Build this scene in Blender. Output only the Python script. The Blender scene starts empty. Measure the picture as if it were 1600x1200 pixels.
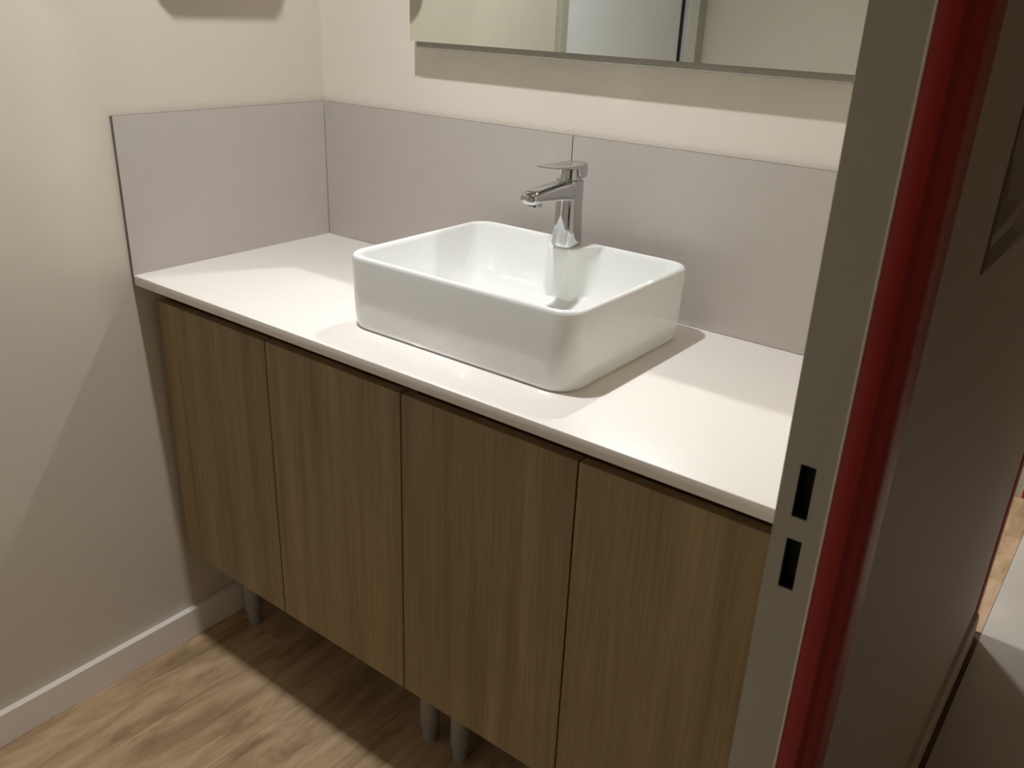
import bpy, bmesh, math, random
from mathutils import Matrix, Vector
random.seed(7)
C = bpy.context.scene.collection
SC = bpy.context.scene

# ------------------------------------------------------------------ camera
CAM = (1.5414, -1.3428, 1.3716)
RIGHT = (0.7924, 0.6088, 0.0388)
UP = (-0.2706, 0.2937, 0.9168)
FWD = (-0.5468, 0.7370, -0.3974)
cd = bpy.data.cameras.new('camera')
cam = bpy.data.objects.new('camera', cd)
C.objects.link(cam)
m = Matrix((RIGHT, UP, tuple(-v for v in FWD))).transposed().to_4x4()
m.translation = CAM
cam.matrix_world = m
cd.sensor_fit = 'HORIZONTAL'
cd.sensor_width = 36.0
cd.lens = 1367.85 / 1600 * 36.0
cd.clip_start = 0.02
cd.dof.use_dof = True
cd.dof.focus_distance = 1.65
cd.dof.aperture_fstop = 16.0
SC.camera = cam

# ------------------------------------------------------------------ world, exposure, sampling quality
w = bpy.data.worlds.new('world')
SC.world = w
w.use_nodes = True
w.node_tree.nodes['Background'].inputs[0].default_value = (0.9, 0.95, 1, 1)
w.node_tree.nodes['Background'].inputs[1].default_value = 0.0
SC.view_settings.view_transform = 'Standard'
SC.view_settings.look = 'None'
SC.view_settings.gamma = 1
SC.view_settings.use_curve_mapping = False
SC.view_settings.exposure = 0.0
cy = SC.cycles
cy.max_bounces = 14
cy.diffuse_bounces = 8
cy.glossy_bounces = 8
cy.caustics_reflective = True
cy.sample_clamp_indirect = 0
cy.sample_clamp_direct = 0
cy.blur_glossy = 0.0
cy.use_guiding = True
cy.use_adaptive_sampling = False
cy.use_denoising = True

# ------------------------------------------------------------------ lamps
LAMP_COL = (0.975, 0.975, 1.0)
CEIL = 2.36


def area(name, loc, size, watts, col=LAMP_COL, parent=None):
    d = bpy.data.lights.new(name, 'AREA')
    d.shape = 'DISK'
    d.size = size
    d.energy = watts
    d.color = col
    d.spread = math.radians(130)
    o = bpy.data.objects.new(name, d)
    C.objects.link(o)
    o.location = loc
    return o


LAMPS = [  # x, y, watts, diffuser diameter, label
    (0.585, -0.555, 10.2, 0.05, 'round white recessed ceiling downlight in front of the mirror'),
    (0.62, 0.785, 12.0, 0.10, 'round recessed downlight in the neighbouring room near its doorway'),
    (0.86, 1.36, 8.5, 0.10, 'round recessed downlight in the neighbouring room further from the washroom'),
]


# ------------------------------------------------------------------ helpers
def obj(name, bm, mats, parent=None, smooth=None, loc=None):
    me = bpy.data.meshes.new(name)
    bmesh.ops.recalc_face_normals(bm, faces=bm.faces[:])
    bm.to_mesh(me)
    bm.free()
    for mm in (mats if isinstance(mats, (list, tuple)) else [mats]):
        me.materials.append(mm)
    if smooth is not None:
        for p in me.polygons:
            p.use_smooth = True
        me.set_sharp_from_angle(angle=math.radians(smooth))
    o = bpy.data.objects.new(name, me)
    C.objects.link(o)
    if loc:
        o.location = loc
    if parent:
        o.parent = parent
    return o


def box(bm, x0, x1, y0, y1, z0, z1, bevel=0.0, seg=2, mat=0):
    vs = [bm.verts.new((x, y, z)) for z in (z0, z1) for x, y in ((x0, y0), (x1, y0), (x1, y1), (x0, y1))]
    fs = [bm.faces.new([vs[i] for i in f]) for f in
          ((3, 2, 1, 0), (4, 5, 6, 7), (0, 1, 5, 4), (1, 2, 6, 5), (2, 3, 7, 6), (3, 0, 4, 7))]
    for f in fs:
        f.material_index = mat
    if bevel > 0:
        es = list({e for f in fs for e in f.edges})
        bmesh.ops.bevel(bm, geom=es, offset=bevel, segments=seg, affect='EDGES', profile=0.5)
    return fs


def bx(*a, **k):
    bm = bmesh.new()
    box(bm, *a, **k)
    return bm


def bridge(bm, rings, cap0=True, cap1=True, mat=0):
    vr = [[bm.verts.new(p) for p in r] for r in rings]
    n = len(vr[0])
    for a, b in zip(vr[:-1], vr[1:]):
        for i in range(n):
            j = (i + 1) % n
            f = bm.faces.new((a[i], a[j], b[j], b[i]))
            f.material_index = mat
    if cap0:
        bm.faces.new(vr[0][::-1]).material_index = mat
    if cap1:
        bm.faces.new(vr[-1]).material_index = mat
    return vr


def circ(r, z, n=32, cx=0, cy=0):
    return [(cx + r * math.cos(2 * math.pi * i / n), cy + r * math.sin(2 * math.pi * i / n), z) for i in range(n)]


def lathe(prof, n=32, cx=0, cy=0, cap0=True, cap1=True):
    bm = bmesh.new()
    bridge(bm, [circ(r, z, n, cx, cy) for r, z in prof], cap0, cap1)
    return bm


def thing(name, label, cat, loc=(0, 0, 0), group=None):
    o = bpy.data.objects.new(name, None)
    o.empty_display_size = 0.05
    C.objects.link(o)
    o.location = loc
    return tag(o, label, cat, group)


def tag(o, label, cat, group=None):
    o['label'] = label
    o['category'] = cat
    if group:
        o['group'] = group
    return o


def struct(o, label=None):
    o['kind'] = 'structure'
    if label:
        o['label'] = label
    return o


# ------------------------------------------------------------------ materials
def mat(name, col, rough=0.5, metal=0.0, spec=0.5, noise=0.0, nscale=6.0, bump=0.0, bscale=200.0, coat=0.0):
    mm = bpy.data.materials.new(name)
    mm.use_nodes = True
    nt = mm.node_tree
    b = nt.nodes['Principled BSDF']
    b.inputs['Base Color'].default_value = (*col, 1)
    b.inputs['Roughness'].default_value = rough
    b.inputs['Metallic'].default_value = metal
    b.inputs['Specular IOR Level'].default_value = spec
    b.inputs['Coat Weight'].default_value = coat
    b.inputs['Coat Roughness'].default_value = 0.03
    tc = nt.nodes.new('ShaderNodeTexCoord')
    if noise > 0:
        n = nt.nodes.new('ShaderNodeTexNoise')
        n.inputs['Scale'].default_value = nscale
        n.inputs['Detail'].default_value = 4
        nt.links.new(tc.outputs['Object'], n.inputs['Vector'])
        r = nt.nodes.new('ShaderNodeMapRange')
        r.inputs['From Min'].default_value = 0.3
        r.inputs['From Max'].default_value = 0.7
        r.inputs['To Min'].default_value = 1 - noise
        r.inputs['To Max'].default_value = 1 + noise
        nt.links.new(n.outputs['Fac'], r.inputs['Value'])
        mx = nt.nodes.new('ShaderNodeVectorMath')
        mx.operation = 'SCALE'
        mx.inputs[0].default_value = col
        nt.links.new(r.outputs['Result'], mx.inputs['Scale'])
        nt.links.new(mx.outputs[0], b.inputs['Base Color'])
    if bump > 0:
        n = nt.nodes.new('ShaderNodeTexNoise')
        n.inputs['Scale'].default_value = bscale
        nt.links.new(tc.outputs['Object'], n.inputs['Vector'])
        bp = nt.nodes.new('ShaderNodeBump')
        bp.inputs['Strength'].default_value = bump
        bp.inputs['Distance'].default_value = 0.001
        nt.links.new(n.outputs['Fac'], bp.inputs['Height'])
        nt.links.new(bp.outputs['Normal'], b.inputs['Normal'])
    return mm


def wood(name, stops, scale, rough, rand_amt=0.12, fine=(0.85, 1.1), fine_scale=(220, 220, 5), bump=0.15, dist=0.25):
    """streaky grain: two noises stretched along the grain, offset per object"""
    mm = bpy.data.materials.new(name)
    mm.use_nodes = True
    nt = mm.node_tree
    L = nt.links.new
    b = nt.nodes['Principled BSDF']
    b.inputs['Roughness'].default_value = rough
    b.inputs['Specular IOR Level'].default_value = 0.35
    tc = nt.nodes.new('ShaderNodeTexCoord')
    oi = nt.nodes.new('ShaderNodeObjectInfo')
    off = nt.nodes.new('ShaderNodeVectorMath')
    off.operation = 'MULTIPLY_ADD'
    cmb = nt.nodes.new('ShaderNodeCombineXYZ')
    for i in range(3):
        L(oi.outputs['Random'], cmb.inputs[i])
    off.inputs[1].default_value = (17.3, 23.1, 31.7)
    L(cmb.outputs[0], off.inputs[0])
    L(tc.outputs['Object'], off.inputs[2])

    def nz(sc, detail, dist=0.0):
        mp = nt.nodes.new('ShaderNodeMapping')
        mp.inputs['Scale'].default_value = sc
        L(off.outputs[0], mp.inputs['Vector'])
        n = nt.nodes.new('ShaderNodeTexNoise')
        n.inputs['Scale'].default_value = 1
        n.inputs['Detail'].default_value = detail
        n.inputs['Roughness'].default_value = 0.6
        n.inputs['Distortion'].default_value = dist
        L(mp.outputs[0], n.inputs['Vector'])
        return n
    big = nz(scale, 5, dist)
    fin = nz(fine_scale, 3)
    cr = nt.nodes.new('ShaderNodeValToRGB')
    e = cr.color_ramp.elements
    while len(e) < len(stops):
        e.new(0.5)
    for el, (p, c) in zip(e, stops):
        el.position = p
        el.color = (*c, 1)
    L(big.outputs['Fac'], cr.inputs['Fac'])
    mr = nt.nodes.new('ShaderNodeMapRange')
    mr.inputs['From Min'].default_value = 0.3
    mr.inputs['From Max'].default_value = 0.7
    mr.inputs['To Min'].default_value, mr.inputs['To Max'].default_value = fine
    L(fin.outputs['Fac'], mr.inputs['Value'])
    rr = nt.nodes.new('ShaderNodeMapRange')
    rr.inputs['To Min'].default_value = 1 - rand_amt
    rr.inputs['To Max'].default_value = 1 + rand_amt
    L(oi.outputs['Random'], rr.inputs['Value'])
    mu = nt.nodes.new('ShaderNodeMath')
    mu.operation = 'MULTIPLY'
    L(mr.outputs[0], mu.inputs[0])
    L(rr.outputs[0], mu.inputs[1])
    sc = nt.nodes.new('ShaderNodeVectorMath')
    sc.operation = 'SCALE'
    L(cr.outputs['Color'], sc.inputs[0])
    L(mu.outputs[0], sc.inputs['Scale'])
    L(sc.outputs[0], b.inputs['Base Color'])
    bp = nt.nodes.new('ShaderNodeBump')
    bp.inputs['Strength'].default_value = bump
    bp.inputs['Distance'].default_value = 0.0006
    L(fin.outputs['Fac'], bp.inputs['Height'])
    L(bp.outputs['Normal'], b.inputs['Normal'])
    return mm


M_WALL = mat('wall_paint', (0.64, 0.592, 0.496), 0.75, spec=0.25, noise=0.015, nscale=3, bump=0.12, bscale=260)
M_BACK_LIT = mat('back_wall_paint_lit', (0.74, 0.693, 0.605), 0.75, spec=0.25, noise=0.015, nscale=3, bump=0.12, bscale=260)  # wall paint lightened to stand in for brighter light on the back wall
M_FRONT_LIT = mat('front_wall_paint_lit', (0.84, 0.80, 0.71), 0.75, spec=0.25, noise=0.015, nscale=3)  # wall paint made whiter in place of more light on this wall
M_CEIL = mat('ceiling_paint', (0.78, 0.76, 0.71), 0.9, spec=0.1, noise=0.01)
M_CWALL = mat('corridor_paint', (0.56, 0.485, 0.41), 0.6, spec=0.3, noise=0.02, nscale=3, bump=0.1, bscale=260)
M_SPLASH = mat('grey_laminate', (0.49, 0.453, 0.417), 0.42, spec=0.35, noise=0.012, nscale=30)
M_SPLASH_EDGE = mat('dark_laminate_edge', (0.19, 0.16, 0.145), 0.5, noise=0.05, nscale=40)
M_TOP = mat('white_solid_surface', (0.80, 0.76, 0.71), 0.32, spec=0.4, noise=0.008, nscale=60)
M_CERAMIC = mat('white_ceramic', (0.80, 0.81, 0.785), 0.05, spec=0.5, noise=0.004, nscale=8)
M_CHROME = mat('chrome', (0.55, 0.555, 0.565), 0.06, metal=1.0, noise=0.01, nscale=30)
M_HOLESHADE = mat('cavity_shade', (0.01, 0.009, 0.008), 0.7, noise=0.1)  # near-black colour painting the shade inside openings
M_MIRROR = mat('mirror_silver', (0.87, 0.915, 0.85), 0.0, metal=1.0, noise=0.003, nscale=3)
M_GLASSEDGE = mat('mirror_edge', (0.16, 0.20, 0.17), 0.25, noise=0.03)
M_MBACK = mat('mirror_backing', (0.34, 0.33, 0.28), 0.5, noise=0.03)
M_SKIRT = mat('baseboard_paint', (0.86, 0.81, 0.75), 0.45, noise=0.015)
M_GREYJAMB = mat('grey_jamb_paint', (0.48, 0.47, 0.40), 0.42, noise=0.03, nscale=12, bump=0.1, bscale=90)
M_RED = mat('red_paint', (0.43, 0.028, 0.022), 0.4, noise=0.05, nscale=9, bump=0.1, bscale=60)
M_WHITE = mat('white_plastic', (0.75, 0.75, 0.73), 0.35, noise=0.01)
M_DOOR = mat('pale_white_door', (0.82, 0.83, 0.85), 0.4, noise=0.015)
M_DFRAME = mat('beige_frame_paint', (0.44, 0.42, 0.35), 0.45, noise=0.02)
M_LEG = mat('grey_leg_plastic', (0.30, 0.30, 0.28), 0.35, noise=0.05, nscale=20)
M_CARC = mat('dark_carcass', (0.11, 0.085, 0.055), 0.6, noise=0.06, nscale=20)
M_SIGN = mat('sign_brown', (0.27, 0.225, 0.175), 0.5, noise=0.06)
M_SIGN2 = mat('sign_dark', (0.16, 0.12, 0.08), 0.5, noise=0.06)
M_SIGN3 = mat('sign_pale', (0.40, 0.33, 0.27), 0.5, noise=0.04)
M_PALEFLOOR = mat('pale_corridor_floor', (0.56, 0.53, 0.465), 0.45, noise=0.08, nscale=5)
M_DIFF = bpy.data.materials.new('lamp_diffuser')
M_DIFF.use_nodes = True
M_DIFF.node_tree.nodes['Principled BSDF'].inputs['Emission Color'].default_value = (1, .93, .82, 1)
M_DIFF.node_tree.nodes['Principled BSDF'].inputs['Emission Strength'].default_value = 1.0

M_OAK = wood('oak_laminate', [(0.25, (0.180, 0.127, 0.060)), (0.45, (0.257, 0.186, 0.094)), (0.6, (0.305, 0.224, 0.116)), (0.78, (0.367, 0.275, 0.154))],
             (26, 26, 1.1), 0.42, rand_amt=0.04, fine=(0.86, 1.12), fine_scale=(260, 260, 6))
M_VINYL = wood('vinyl_plank', [(0.26, (0.24, 0.155, 0.080)), (0.40, (0.39, 0.27, 0.150)), (0.52, (0.51, 0.36, 0.215)), (0.64, (0.59, 0.425, 0.27)), (0.80, (0.52, 0.39, 0.24))],
               (19, 4.2, 19), 0.42, rand_amt=0.05, fine=(0.92, 1.07), fine_scale=(60, 12, 60), bump=0.08, dist=0.7)

# ------------------------------------------------------------------ the rooms
XL, YB = -0.0085, 0.0085            # finished left and back walls (splash panels stand 6 mm proud)
XI, XO = 1.362, 1.422              # room face and corridor face of the doorway wall
YF = -1.87                         # wall opposite the mirror
JAMB = -0.752                      # doorway 1 runs from here towards the viewer
D1 = (-1.60, JAMB)
D2 = (0.765, 1.58)
DOORH = 2.06
CX1, CY0, CY1 = 2.65, -3.2, 3.4    # corridor extents

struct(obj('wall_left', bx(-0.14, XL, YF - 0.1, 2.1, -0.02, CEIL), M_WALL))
struct(obj('wall_back', bx(XL, XI, YB, 0.10, -0.02, CEIL), M_BACK_LIT))
struct(obj('wall_front', bx(XL, XI, YF - 0.10, YF, -0.02, CEIL), M_FRONT_LIT))
struct(obj('wall_neighbour', bx(XL, XI, 2.0, 2.1, -0.02, CEIL), M_WALL))


def two_face_wall(y0, y1, z0=-0.02, z1=CEIL):
    bm = bmesh.new()
    fs = box(bm, XI, XO, y0, y1, z0, z1)
    fs[3].material_index = 1          # +x face: corridor paint
    return bm


wr = bmesh.new()
FR = 0.0145                        # the frames wrap the wall ends
for a in ((CY0, D1[0] - FR), (D1[1] + FR, D2[0] - FR), (D2[1] + FR, CY1)):
    fs = box(wr, XI, XO, a[0], a[1], -0.02, CEIL)
    fs[3].material_index = 1
for d in (D1, D2):
    fs = box(wr, XI, XO, d[0] - FR, d[1] + FR, DOORH, CEIL)
    fs[3].material_index = 1
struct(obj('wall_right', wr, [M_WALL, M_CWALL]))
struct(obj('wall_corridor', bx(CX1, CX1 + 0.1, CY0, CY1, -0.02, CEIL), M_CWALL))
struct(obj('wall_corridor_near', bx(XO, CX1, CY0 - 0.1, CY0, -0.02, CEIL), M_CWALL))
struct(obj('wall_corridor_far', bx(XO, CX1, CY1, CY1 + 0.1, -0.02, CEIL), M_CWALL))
struct(obj('ceiling', bx(-0.14, CX1 + 0.1, CY0 - 0.1, CY1 + 0.1, CEIL, CEIL + 0.1), M_CEIL))

# floors
XT = 1.4455                          # the wood runs through the doorways to here
fl = struct(obj('floor', bx(-0.14, XT, YF - 0.1, 2.1, -0.06, -0.0025), M_CARC), 'light brown wood plank floor of the washroom')
struct(obj('floor', bx(XT, CX1 + 0.1, CY0 - 0.1, CY1 + 0.1, -0.06, 0.0), M_PALEFLOOR), 'pale corridor floor, mostly in the dark')
PW, PL = 0.182, 1.52
plank_mesh = {}


def plank(x0, x1, y0, y1):
    key = (round(x1 - x0, 3), round(y1 - y0, 3))
    if key not in plank_mesh:
        bm = bx(0, key[0] - 0.0004, 0, key[1] - 0.0004, -0.003, 0.0, bevel=0.0004, seg=1)
        o = obj('plank', bm, M_VINYL)
        plank_mesh[key] = o.data
    else:
        o = bpy.data.objects.new('plank', plank_mesh[key])
        C.objects.link(o)
    o.location = (x0, y0, 0)
    o.parent = fl


for (ra, rb, rx) in ((YF, YB, XI), (0.10, 2.0, XI)):
    k = 0
    x = XL
    while x < rx - 0.001:
        x1 = min(x + PW, rx)
        y = ra - (k * 0.437 % 1.0) * PL
        while y < rb:
            a, b = max(y, ra), min(y + PL, rb)
            if b - a > 0.02:
                plank(x, x1, a, b)
            y += PL
        x = x1
        k += 1
for d in (D1, D2):                     # the threshold strips in the doorways
    n = 6
    for i in range(n):
        plank(XI, XT, d[0] + (d[1] - d[0]) * i / n, d[0] + (d[1] - d[0]) * (i + 1) / n)


def skirting(name, axis, c0, c1, s0, s1, h, t, mm):
    """moulded board: flat face, eased top"""
    bm = bmesh.new()
    prof = [(0, 0), (t, 0), (t, h * 0.80), (t * 0.93, h * 0.90), (t * 0.72, h), (0, h)]
    rings = []
    for s in (s0, s1):
        if axis == 'x':
            rings.append([(c0 + (c1) * p, s, q) for p, q in prof])
        else:
            rings.append([(s, c0 + (c1) * p, q) for p, q in prof])
    bridge(bm, rings)
    return struct(obj(name, bm, mm))


def skirt_flat(name, x0, dx, s0, s1, h, t, mm):
    bm = bmesh.new()
    lo, hi = sorted((x0, x0 + dx * t))
    box(bm, lo, hi, s0, s1, 0.0, h, bevel=0.0015, seg=2)
    return struct(obj(name, bm, mm))


skirt_flat('baseboard_left', XL, 1, -0.928, YB, 0.073, 0.016, M_SKIRT)['label'] = 'white baseboard along the left wall'
skirt_flat('baseboard_left_front', XL, 1, YF, -1.85, 0.073, 0.016, M_SKIRT)
o = bmesh.new()
box(o, XL + 0.016, XI, YB - 0.014, YB, 0, 0.073, bevel=0.0015)
struct(obj('baseboard_back', o, M_SKIRT))
o = bmesh.new()
box(o, XL, XI, YF, YF + 0.014, 0, 0.073, bevel=0.0015)
struct(obj('baseboard_front', o, M_SKIRT))
skirting('baseboard_corridor', 'x', XO, 1, JAMB + 0.061, D2[0] - 0.061, 0.088, 0.0125, M_CWALL)['label'] = 'moulded baseboard at the foot of the dark corridor wall'

# ------------------------------------------------------------------ doorway frames (steel, grey rebate and red architrave)


def frame(name, d, label):
    t = bpy.data.objects.new(name, None)
    C.objects.link(t)
    struct(t, label)
    y0, y1 = d
    e = 0.002
    XG = 1.3985                        # grey up to here, red beyond
    for side, yj, s in (('near', y1, 1), ('far', y0, -1)):
        # s=+1: wall lies on +y side of the jamb face
        def yy(v):
            return yj + s * v
        bm = bmesh.new()
        lo, hi = sorted((yy(-0.0), yy(0.014)))
        zs = [0.0, DOORH]
        slots = []
        if name == 'trim_1' and side == 'near':
            slots = [(0.959, 1.004), (1.023, 1.068)]
        sx0, sx1 = 1.3725, 1.3845
        cuts = [0.0]
        for a, b in slots:
            cuts += [a, b]
        cuts.append(DOORH)
        if slots:
            # the grey face is built round its two latch openings
            box(bm, XI - 0.002, sx0, lo, hi, 0, DOORH, bevel=0.0)
            box(bm, sx1, XG, lo, hi, 0, DOORH, bevel=0.0)
            for i in range(0, len(cuts), 2):
                box(bm, sx0, sx1, lo, hi, cuts[i], cuts[i + 1], bevel=0.0)
            bmesh.ops.remove_doubles(bm, verts=bm.verts[:], dist=0.00001)
        else:
            box(bm, XI - 0.002, XG, lo, hi, 0, DOORH, bevel=0.0012)
        j = obj('jamb', bm, M_GREYJAMB, t)
        j['label'] = 'grey painted jamb face'
        if slots:
            for a, b in slots:
                pk = bx(sx0 - 0.002, sx1 + 0.002, hi - 0.0002, hi + 0.0003, a - 0.002, b + 0.002)  # near-black back and side plates paint the shade of the hole
                e1 = 0.0002
                for q in ((sx0 - e1, sx0 + e1, a, b), (sx1 - e1, sx1 + e1, a, b), (sx0, sx1, a - e1, a + e1), (sx0, sx1, b - e1, b + e1)):
                    box(pk, q[0], q[1], lo + 0.0012, hi, q[2], q[3])
                h = obj('latch_hole_shade', pk, M_HOLESHADE, t)
                h['label'] = 'latch opening in the grey jamb with its shade painted in'
        # lip along the room side and the bead between grey and red
        lo2, hi2 = sorted((yy(-0.0012), yy(0.012)))
        bead = bx(XG - 0.0006, XG + 0.0012, lo2, hi2, 0, DOORH, bevel=0.0004, seg=1)
        obj('bead', bead, M_SKIRT, t)
        # red architrave: return, groove and rounded face
        prof = [(XG + 0.0012, 0.014), (XG + 0.0012, 0.000), (1.4140, 0.000), (1.4150, 0.0008), (1.4165, 0.0060),
                (1.4185, 0.0085), (1.4230, 0.0105), (1.4262, 0.0150), (1.4272, 0.0220), (1.4272, 0.0480),
                (1.4262, 0.0550), (1.4235, 0.0590), (1.4200, 0.0605), (1.4160, 0.0605), (1.4160, 0.014)]
        rings = [[(x, yy(v), z) for x, v in prof] for z in (0.0, DOORH + 0.05)]
        bm = bmesh.new()
        bridge(bm, rings)
        r = obj('architrave', bm, M_RED, t, smooth=50)
        r['label'] = 'red painted architrave'
    bm = bmesh.new()
    box(bm, XI - 0.002, XG, y0, y1, DOORH - 0.014, DOORH - 0.0005, bevel=0.001)
    obj('head_jamb', bm, M_GREYJAMB, t)['label'] = 'grey painted head of the frame'
    bm = bmesh.new()
    box(bm, 1.4225, 1.4272, y0 - 0.0, y1 + 0.0, DOORH - 0.014, DOORH + 0.05, bevel=0.002)
    box(bm, XG + 0.0012, 1.4225, y0, y1, DOORH - 0.014, DOORH - 0.0005)
    obj('head_architrave', bm, M_RED, t)['label'] = 'red painted head architrave'
    return t


frame('trim_1', D1, 'grey and red steel frame of the washroom doorway in the foreground')
frame('trim_2', D2, 'grey and red frame of the next doorway along the corridor')

# ------------------------------------------------------------------ door in the left wall (seen in the mirror)
dr = bpy.data.objects.new('door_1', None)
C.objects.link(dr)
struct(dr, 'white flush door seen in the mirror')
for (a, b, mm) in ((-0.966, -0.932, M_DFRAME), (-1.790, -1.715, M_DOOR), (-1.845, -1.7905, M_DFRAME)):
    obj('door_frame', bx(XL, 0.012, a, b, 0, 2.09, bevel=0.002), mm, dr)
obj('door_frame', bx(XL, 0.012, -1.715, -0.966, 2.05, 2.09, bevel=0.002), M_WHITE, dr)
obj('door_gap_shade', bx(XL, XL + 0.001, -1.715, -0.966, 0, 2.05), M_HOLESHADE, dr)  # near-black sheet painting the shade in the gap beside the leaf
obj('door_leaf', bx(XL + 0.0015, 0.008, -1.660, -0.968, 0.006, 2.046, bevel=0.0015), M_DOOR, dr)
hd = bmesh.new()
box(hd, 0.008, 0.014, -1.615, -1.575, 0.95, 1.15, bevel=0.003)
hp = obj('handle_plate', hd, M_CHROME, dr)
hd = bmesh.new()
box(hd, 0.014, 0.052, -1.603, -1.587, 1.055, 1.071, bevel=0.005)
box(hd, 0.038, 0.052, -1.600, -1.480, 1.055, 1.071, bevel=0.006)
obj('lever', hd, M_CHROME, hp)

# ------------------------------------------------------------------ vanity cabinets
HZ = 0.87
DOOR_W, DOOR_Y, DZ0, DZ1 = 0.3292, -0.4582, 0.2336, 0.8157
X0 = 0.0133
LEG_Y = (-0.345, -0.085)


def cabinet(x0, label, first=None):
    t = thing('vanity_cabinet', label, 'cabinet', (x0, 0, 0), 'two door cabinets under the countertop')
    W = 2 * DOOR_W
    cb = bmesh.new()
    yf = DOOR_Y + 0.020
    zb = DZ0 + 0.004
    box(cb, 0.0008, 0.018, yf, -0.03, zb, HZ - 0.0205)
    box(cb, W - 0.018, W - 0.0008, yf, -0.03, zb, HZ - 0.0205)
    box(cb, 0.018, W - 0.018, yf, -0.03, zb, zb + 0.018)
    box(cb, 0.018, W - 0.018, -0.036, -0.03, zb + 0.018, HZ - 0.0205)
    box(cb, 0.018, W - 0.018, yf + 0.012, yf + 0.030, HZ - 0.105, HZ - 0.0205)
    obj('body', cb, M_CARC, t)['label'] = 'dark cabinet carcass behind the doors'
    for k in range(2):
        g = 0.0014
        d = bx(0, DOOR_W - 2 * g, 0, 0.0185, 0, DZ1 - DZ0, bevel=0.0008, seg=2)
        o = obj('door', d, M_OAK, t)
        o.location = (k * DOOR_W + g, DOOR_Y, DZ0)
    for lx in (0.058 if x0 < 0.1 else 0.040, W - 0.040):
        for ly in LEG_Y:
            lg = lathe([(0.030, zb), (0.030, zb - 0.004), (0.020, zb - 0.006), (0.0195, 0.040), (0.0190, 0.0385),
                        (0.0150, 0.0370), (0.0145, 0.004), (0.0135, 0.0)], 24, lx, ly)
            obj('leg', lg, M_LEG, t, smooth=25)
    return t


cabinet(X0, 'oak veneer two door cabinet standing against the left wall')
cabinet(X0 + 2 * DOOR_W, 'oak veneer two door cabinet beside the red framed doorway')

# ------------------------------------------------------------------ countertop and splash panels
DEP = 0.4905
o = obj('countertop', bx(0.0004, XI - 0.001, -DEP, -0.0004, HZ - 0.0195, HZ, bevel=0.0013, seg=3), M_TOP, smooth=40)
tag(o, 'long white countertop lying on the oak cabinets', 'countertop')

ZS = HZ + 0.2922


def panel(x0, x1, y0, y1, front, label):
    bm = bmesh.new()
    fs = box(bm, x0, x1, y0, y1, HZ - 0.0195 if front == 'x' else HZ, ZS, mat=1)
    (fs[3] if front == 'x' else fs[2]).material_index = 0
    o = obj('splash_panel', bm, [M_SPLASH, M_SPLASH_EDGE])
    return tag(o, label, 'splashback', 'grey splash panels')


panel(XL + 0.0002, 0.0002, -DEP, -0.0012, 'x', 'grey splash panel on the left wall at the countertop end')
panel(0.0006, 0.6562, 0.0, YB - 0.0002, 'y', 'grey splash panel on the back wall between the corner and the tap')
panel(0.6578, XI - 0.001, 0.0, YB - 0.0002, 'y', 'grey splash panel on the back wall right of the tap')

# ------------------------------------------------------------------ washbasin
BX0, BX1, BY0, BY1, BZ1 = 0.492, 0.942, -0.404, -0.050, 0.9938
NQ, NS = 12, 22


def rr_ring(inset, z, r, bump=0.0, bfac=1.0, xin=None):
    xi = inset if xin is None else xin
    x0, x1, y0, y1 = BX0 + xi, BX1 - xi, BY0 + inset, BY1 - inset
    P = []
    corners = ((x1 - r, y1 - r, 0), (x0 + r, y1 - r, 90), (x0 + r, y0 + r, 180), (x1 - r, y0 + r, 270))
    for ci, (cx, cy_, a0) in enumerate(corners):
        for i in range(NQ + 1):
            a = math.radians(a0 + 90 * i / NQ)
            P.append((cx + r * math.cos(a), cy_ + r * math.sin(a)))
        nx, ny, b0 = corners[(ci + 1) % 4]
        ax, ay = P[-1]
        na = math.radians(b0)
        bx_, by_ = nx + r * math.cos(na), ny + r * math.sin(na)
        ns = NS * 3 if ci == 0 else NS
        for i in range(1, ns):
            f = i / ns
            P.append((ax + (bx_ - ax) * f, ay + (by_ - ay) * f))
    out = []
    xc = TAPX
    for x, y in P:
        if bump > 0 and y > (y0 + y1) / 2:
            u = abs(x - xc)
            f = max(0.0, min(1.0, (0.060 * bfac - u) / 0.044))
            f = f * f * (3 - 2 * f)
            y = y - bump * f
        out.append((x, y, z))
    return out


TAPX, TAPY = 0.716, -0.089
bm = bmesh.new()
rings = [
    rr_ring(0.010, HZ + 0.0004, 0.036), rr_ring(0.0055, HZ + 0.0012, 0.040), rr_ring(0.0028, HZ + 0.0040, 0.042),
    rr_ring(0.0014, HZ + 0.010, 0.042), rr_ring(0.0006, HZ + 0.030, 0.041), rr_ring(0.0001, HZ + 0.065, 0.039), rr_ring(-0.0004, BZ1 - 0.007, 0.038),
    rr_ring(0.0004, BZ1 - 0.003, 0.038), rr_ring(0.0026, BZ1 - 0.0006, 0.037), rr_ring(0.0050, BZ1, 0.036),
    rr_ring(0.0078, BZ1 - 0.0008, 0.035, 0.048, 1.10), rr_ring(0.0098, BZ1 - 0.0030, 0.034, 0.053, 1.05), rr_ring(0.0110, BZ1 - 0.0075, 0.034, 0.053),
    rr_ring(0.0150, BZ1 - 0.030, 0.037, 0.050), rr_ring(0.0225, BZ1 - 0.060, 0.044, 0.041), rr_ring(0.0330, BZ1 - 0.082, 0.052, 0.027),
    rr_ring(0.0480, BZ1 - 0.0955, 0.056, 0.009), rr_ring(0.0700, BZ1 - 0.1015, 0.058), rr_ring(0.105, BZ1 - 0.1045, 0.05),
    rr_ring(0.140, BZ1 - 0.1060, 0.03)]
bridge(bm, rings)
wb = obj('washbasin', bm, M_CERAMIC, smooth=60)
tag(wb, 'white rectangular ceramic vessel basin standing on the countertop', 'washbasin')
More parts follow.
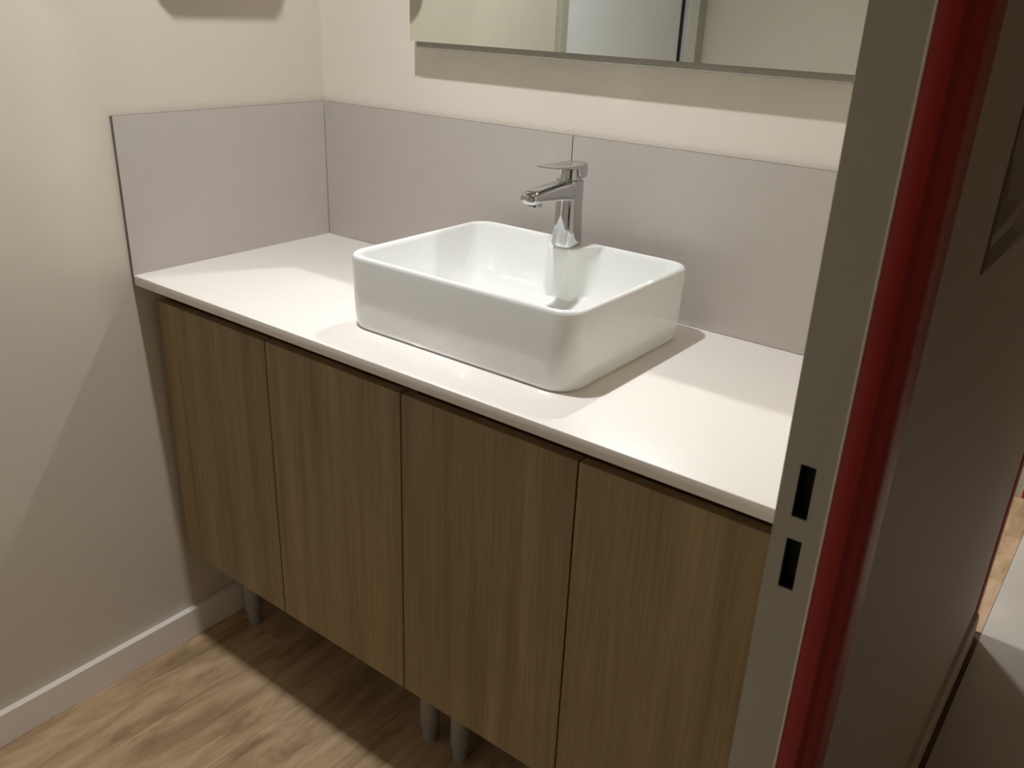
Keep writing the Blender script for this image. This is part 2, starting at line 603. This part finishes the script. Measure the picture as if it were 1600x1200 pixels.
dz = BZ1 - 0.1060
dg = lathe([(0.031, dz), (0.031, dz + 0.002), (0.028, dz + 0.0034), (0.022, dz + 0.0030), (0.020, dz + 0.0050), (0.012, dz + 0.0066), (0.0008, dz + 0.007)], 32, 0.717, -0.235)
obj('drain', dg, M_CHROME, wb, smooth=40)['label'] = 'chrome drain cover in the basin floor'

# ------------------------------------------------------------------ tap
tap = thing('basin_tap', 'chrome single lever mixer tap on the rear ledge of the white basin', 'tap', (TAPX, TAPY, BZ1 - 0.0012))
TZ = BZ1 - 0.0012


def se(cx, cy_, z, a, b, p=2.6, n=40, tilt=0.0):
    P = []
    for i in range(n):
        t = 2 * math.pi * i / n
        c, s = math.cos(t), math.sin(t)
        x = a * math.copysign(abs(c) ** (2 / p), c)
        y = b * math.copysign(abs(s) ** (2 / p), s)
        P.append((cx + x, cy_ + y, z + tilt * y))
    return P


bm = bmesh.new()
bridge(bm, [se(0, 0, 0, .0240, .0240), se(0, 0, .002, .0243, .0243), se(0, 0, .010, .0240, .0240), se(0, .0005, .030, .0226, .0230),
            se(0, .001, .055, .0212, .0220), se(0, .001, .078, .0208, .0216), se(0, .0005, .095, .0212, .0218), se(0, 0, .108, .0216, .0222, tilt=-0.06),
            se(0, 0, .1115, .0214, .0220, tilt=-0.06), se(0, 0, .1125, .0200, .0206, tilt=-0.06)])
obj('body', bm, M_CHROME, tap, smooth=45)


def sec(y, zc, hw, hh, p=3.2, n=32):
    P = []
    for i in range(n):
        t = 2 * math.pi * i / n
        c, s = math.cos(t), math.sin(t)
        P.append((hw * math.copysign(abs(c) ** (2 / p), c), y, zc + hh * math.copysign(abs(s) ** (2 / p), s)))
    return P


bm = bmesh.new()
bridge(bm, [sec(-.004, .0950, .0205, .0168), sec(-.020, .0955, .0203, .0163), sec(-.040, .0965, .0196, .0145), sec(-.062, .0970, .0188, .0128),
            sec(-.088, .0965, .0180, .0116), sec(-.108, .0955, .0170, .0108), sec(-.116, .0948, .0160, .0098), sec(-.1205, .0942, .0138, .0080),
            sec(-.1225, .0940, .0100, .0055)])
sp = obj('spout', bm, M_CHROME, tap, smooth=50)
bm = lathe([(0.0105, .0880), (0.0118, .0870), (0.0118, .0805), (0.0105, .0795), (0.0085, .0800)], 28, 0, -.100)
obj('aerator', bm, M_CHROME, sp, smooth=40)
bm = lathe([(0.0185, .1105), (0.0178, .1120), (0.0172, .1250), (0.0174, .1300)], 32, 0, 0.001)
lv = obj('lever_neck', bm, M_CHROME, tap, smooth=40)
bm = bmesh.new()


def bar(y, z, hw, hh, r=5.0):
    return sec(y, z, hw, hh, r, 32)


bridge(bm, [bar(.0205, .1265, .0185, .0115), bar(.0215, .1265, .0198, .0130), bar(.0200, .1266, .0208, .0136), bar(.004, .1270, .0208, .0134), bar(-.003, .1285, .0207, .0120),
            bar(-.006, .1345, .0206, .0056), bar(-.020, .1360, .0204, .0038), bar(-.045, .1378, .0197, .0027), bar(-.068, .1394, .0186, .0020), bar(-.0750, .1399, .0172, .0016), bar(-.0775, .1401, .0150, .0010)])
obj('lever', bm, M_CHROME, tap, smooth=45)

# ------------------------------------------------------------------ mirror
MX0, MX1, MZ0, MZ1 = 0.284, 1.1365, 1.300, 2.10
mr_ = thing('wall_mirror', 'large frameless rectangular mirror hanging above the basin', 'mirror', (MX0, 0, MZ0))
bm = bmesh.new()
fs = box(bm, 0, MX1 - MX0, -0.025, -0.020, 0, MZ1 - MZ0, mat=1)
fs[2].material_index = 0
obj('glass', bm, [M_MIRROR, M_GLASSEDGE], mr_)
bm = bx(0.012, MX1 - MX0 - 0.004, -0.0198, YB - 0.0002, -0.013, MZ1 - MZ0 - 0.02, bevel=0.001)
obj('backing', bm, M_MBACK, mr_)['label'] = 'grey backing rail showing below the glass'

# ------------------------------------------------------------------ dispenser on the left wall (only its shadow is in the frame)
ds = thing('towel_dispenser', 'white wall dispenser above the left splash panel, seen by its shadow', 'dispenser', (XL, -0.28, 1.487))
bm = bmesh.new()
hw = 0.128
out = [(-hw, .30), (-hw, .050), (-hw + .012, .014), (-hw + .026, 0), (hw - .026, 0), (hw - .012, .014), (hw, .050), (hw, .30), (hw - .02, .32), (-hw + .02, .32)]
bridge(bm, [[(0, y, z) for y, z in out], [(.090, y, z) for y, z in out], [(.100, y * .94, .01 + z * .94) for y, z in out]])
obj('cover', bm, M_WHITE, ds, smooth=30)
obj('towel_slot', bx(.02, .075, -.07, .07, -.0015, .001), M_HOLESHADE, ds)

# ------------------------------------------------------------------ sign on the corridor wall
sg = thing('wall_sign', 'brown rectangular sign with a pale stripe on the dark corridor wall', 'sign', (XO, -0.508, 1.172))
obj('plate', bx(0, 0.0018, 0, 0.21, 0, 0.26, bevel=0.0004), M_SIGN, sg)


def poly(pts, x0, x1, mm, name):
    bm = bmesh.new()
    bridge(bm, [[(x0, y, z) for y, z in pts], [(x1, y, z) for y, z in pts]])
    return obj(name, bm, mm, sg)


poly([(0.003, 0.003), (0.10, 0.003), (0.16, 0.012), (0.10, 0.026), (0.003, 0.022)], .0018, .0022, M_SIGN2, 'dark_mark')
poly([(0.003, 0.024), (0.09, 0.027), (0.16, 0.040), (0.16, 0.052), (0.003, 0.033)], .0018, .0022, M_SIGN3, 'pale_stripe')
poly([(0.003, 0.036), (0.04, 0.040), (0.10, 0.052), (0.03, 0.060), (0.008, 0.098), (0.003, 0.098)], .0018, .0022, M_SIGN2, 'dark_mark')

# ------------------------------------------------------------------ ceiling lamps
for (x, y, wt, dia, lab) in LAMPS:
    t = thing('ceiling_lamp', lab, 'lamp', (x, y, CEIL))
    r = dia / 2
    bm = bmesh.new()
    bridge(bm, [circ(r + .018, 0), circ(r + .018, -.004), circ(r + .012, -.008), circ(r + .004, -.008), circ(r + .002, -.004), circ(r + .002, 0)], False, False)
    obj('trim_ring', bm, M_WHITE, t, smooth=40)
    obj('diffuser', lathe([(r + .002, -.001), (r + .002, -.002)], 32), M_DIFF, t)
    a = area('lamp_light', (0, 0, -.0045), dia, wt)
    a.parent = t
